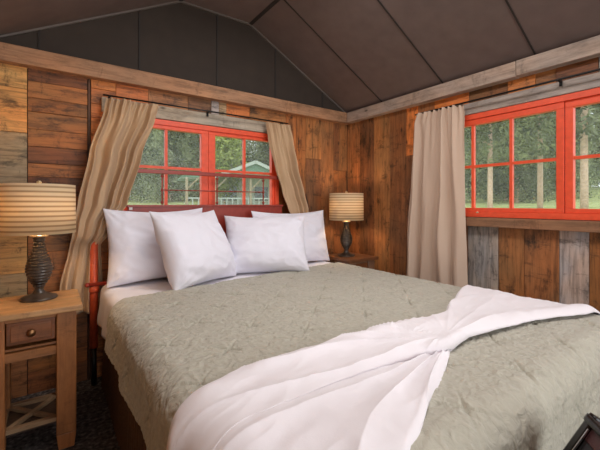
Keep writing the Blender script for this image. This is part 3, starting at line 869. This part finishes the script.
b = B(); b.box(seat_c, (.29, .32, .03), rot=Rs, bevel=.008); cp(b, 'seat', M['rubber'])
for u in (-.12, .12):
    for v in (-.15, .15):
        p = seat_c+d1*u+hd*v; b = B(); b.tube((p.x, p.y, .001), (p.x, p.y, .35), .011); cp(b, 'leg', M['rubber'])

# ------------------------------------------------------------------ outside
P = []
def ground_z(x, y):
    d = math.hypot(max(0, x-XR), max(0, y-YB))
    return -.35+.075*min(d, 60)+.25*nz(x*.12, y*.12, 3)*min(1, d/6)
for i in range(61):
    row = []
    for j in range(61):
        x = -14+62*i/60; y = -10+58*j/60
        row.append((x, y, ground_z(x, y)-(.4 if (XL-.5 < x < XR+.5 and YF-1 < y < YB+.5) else 0)))
    P.append(row)
grid_obj('ground', P, M['ground'], kind='structure')

def needles_mesh(name, hgt, crown0, rad, n, seed, leaf=.16, shape='cone', mat=None):
    rnd = random.Random(seed); vs = []; fs = []
    nb = n//24
    for k in range(nb):
        f = rnd.random()**.85; z = crown0+(hgt-crown0)*f
        if shape == 'cone': rr = rad*(1-f)**.8*rnd.uniform(.6, 1.05)+.15
        else: rr = rad*math.sqrt(max(.03, 1-(2*f-1)**2))*rnd.uniform(.5, 1.0)
        a = rnd.uniform(0, 2*math.pi); dr = -.25 if shape == 'cone' else .1
        for q in range(24):
            s_ = rnd.uniform(.12, 1)
            c = Vector((math.cos(a)*rr*s_, math.sin(a)*rr*s_, z+dr*rr*s_))+Vector([rnd.gauss(0, .14+.1*rr*.3) for _ in range(3)])
            u = Vector([rnd.gauss(0, 1) for _ in range(3)]).normalized(); v = u.orthogonal().normalized()
            l = leaf*rnd.uniform(.6, 1.3)
            i0 = len(vs); vs += [c-u*l-v*l*.35, c+u*l*.2-v*l*.5, c+u*l, c+v*l*.5]; fs.append((i0, i0+1, i0+2, i0+3))
    me = bpy.data.meshes.new(name); me.from_pydata([tuple(v) for v in vs], [], fs); me.materials.append(mat or M['needles']); return me
def trunk_mesh(hgt, r, seed):
    b = B(); rnd = random.Random(seed); k = 10; prof = []
    rings = []
    for i in range(k+1):
        f = i/k; prof.append((r*(1-.75*f), hgt*f))
    b.lathe(prof, n=10)
    for _ in range(10):
        z = rnd.uniform(.25, .9)*hgt; a = rnd.uniform(0, 6.28); l = rnd.uniform(.5, 1.3)
        b.tube((0, 0, z), (math.cos(a)*l, math.sin(a)*l, z+.15*l), .025, 5, .008)
    bmesh.ops.recalc_face_normals(b.bm, faces=b.bm.faces)
    me = bpy.data.meshes.new('trunk'); b.bm.to_mesh(me); b.bm.free(); me.materials.append(M['bark']); return me
TRK = trunk_mesh
protos = {
    'tall': (needles_mesh('foliage', 13, 2.6, 1.7, 9000, 1, .11), trunk_mesh(13, .12, 1)),
    'low': (needles_mesh('foliage', 9, .5, 2.2, 20000, 2, .10), trunk_mesh(9, .13, 2)),
    'dense': (needles_mesh('foliage', 11, .3, 2.9, 26000, 3, .11), trunk_mesh(11, .14, 3)),
    'leafy': (needles_mesh('foliage', 4.6, .8, 1.3, 5200, 4, .12, 'ball', M['leaves']), trunk_mesh(3.6, .07, 4)),
}
def tree(x, y, kind, rz, sc, label, group=None, name='pine_tree'):
    t = empty(name, (x, y, ground_z(x, y)-.05), rz, label=label, cat='tree', group=group); t.scale = (sc, sc, sc)
    for nm, me in (('foliage', protos[kind][0]), ('trunk', protos[kind][1])):
        o = bpy.data.objects.new(nm, me); C.objects.link(o); o.parent = t
    return t
def at(px, t):
    u = (px-300)/350; return (t*(.581+.814*u), t*(.814-.581*u))
# bare-trunked pines seen through the right window
x, y = at(584, 13); tree(x, y, 'tall', .3, 1.15, 'pine with a thick pale trunk seen through the right hand window sash')
x, y = at(540, 16); tree(x, y, 'tall', 1.9, 1.0, 'slim pale pine trunk just left of the right window centre post')
x, y = at(490, 14); tree(x, y, 'tall', 2.9, .9, 'reddish pine trunk seen in the right window beside the curtain')
x, y = at(517, 22); tree(x, y, 'low', 2.0, .9, 'bushy pine between the two bare trunks in the right window')
x, y = at(224, 20); tree(x, y, 'leafy', 1.0, 1.0, 'pale yellow green leafy tree beside the green roofed cabin', name='leafy_tree')
rnd = random.Random(5)
def forest(px0, px1, rows, sp, label, group):
    for q, t in enumerate(rows):
        step = sp*350/t; px = px0+step*(.1+.5*(q % 2))
        while px < px1:
            x, y = at(px+rnd.uniform(-.08, .08)*step, t+rnd.uniform(-.5, .5))
            tree(x, y, rnd.choice(('low', 'dense')), rnd.uniform(0, 6), rnd.uniform(.85, 1.15)*(1+.12*q), label, group); px += step
forest(440, 625, (25, 30, 36, 43), 4.4, 'green conifer in the forest behind the bare trunks, outside the right window', 'forest pines outside the right window')
forest(105, 300, (27, 33, 40), 4.6, 'green conifer in the forest outside the back window', 'forest pines outside the back window')

# green-roofed cabin outside the back window; local x across the gable, y deep, origin under its front
cx, cy = at(254, 19.0); gz0 = .60
cb = empty('cabin', (cx, cy, gz0), R(-12), label='small cabin with green metal gable roof and porch, outside the back window', cat='cabin')
def cpart(b, name, m, par=None): return b.done(name, m, par or cb)
b = B(); Zp, Ze, Wd = 2.85, 2.05, 2.0
prism(b, [(-Wd, 0), (Wd, 0), (Wd, Ze), (0, Zp-.05), (-Wd, Ze)], 1.6, 5.5); cpart(b, 'wall', M['cabinwall'])
b = B()
for s_ in (-1, 1):
    l = math.hypot(Wd+.35, (Zp-Ze)*(Wd+.35)/Wd); an = math.atan2((Zp-Ze), Wd)
    b.box((s_*(Wd+.35)/2, 2.7, Zp-(Zp-Ze)*(Wd+.35)/Wd/2+.05), (l, 6.0, .08), rot=Matrix.Rotation(s_*an, 3, 'Y'))
prism(b, [(-Wd, Ze), (Wd, Ze), (0, Zp-.02)], -.2, -.12)
cpart(b, 'roof', M['roof'])
b = B()
for s_ in (-1, 1):
    b.box((s_*(Wd+.35)/2, -.32, Zp-(Zp-Ze)*(Wd+.35)/Wd/2+.05), (l, .05, .17), rot=Matrix.Rotation(s_*an, 3, 'Y'))
b.box((-2.9, .2, 2.0), (1.6, .06, .10)); cpart(b, 'roof_trim', M['cabintrim'])
b = B(); b.box((-2.9, 1.6, 2.05), (1.6, 3.2, .08), rot=Matrix.Rotation(R(0), 3, 'Y')); cpart(b, 'porch_roof', M['roof'])
for xx in (-3.5, -2.1, -.2, 1.9):
    b = B(); b.box((xx, 0, 1.0), (.12, .12, 2.0), bevel=.01)
    b.box((xx+.3, 0, 1.7), (.07, .07, .85), rot=Matrix.Rotation(R(45), 3, 'Y')); cpart(b, 'porch_post', M['post'])
b = B(); b.box((-.8, -.0, .55), (5.5, .06, .07)); b.box((-.8, 0, .95), (5.5, .06, .07))
for k in range(19): b.box((-3.5+k*.29, 0, .62), (.05, .04, .6))
cpart(b, 'porch_railing', M['cabintrim'])
for xx in (-1.0, .9):
    b = B(); b.box((xx, 1.57, 1.25), (.8, .06, .8)); cpart(b, 'window', M['cabinglass'])
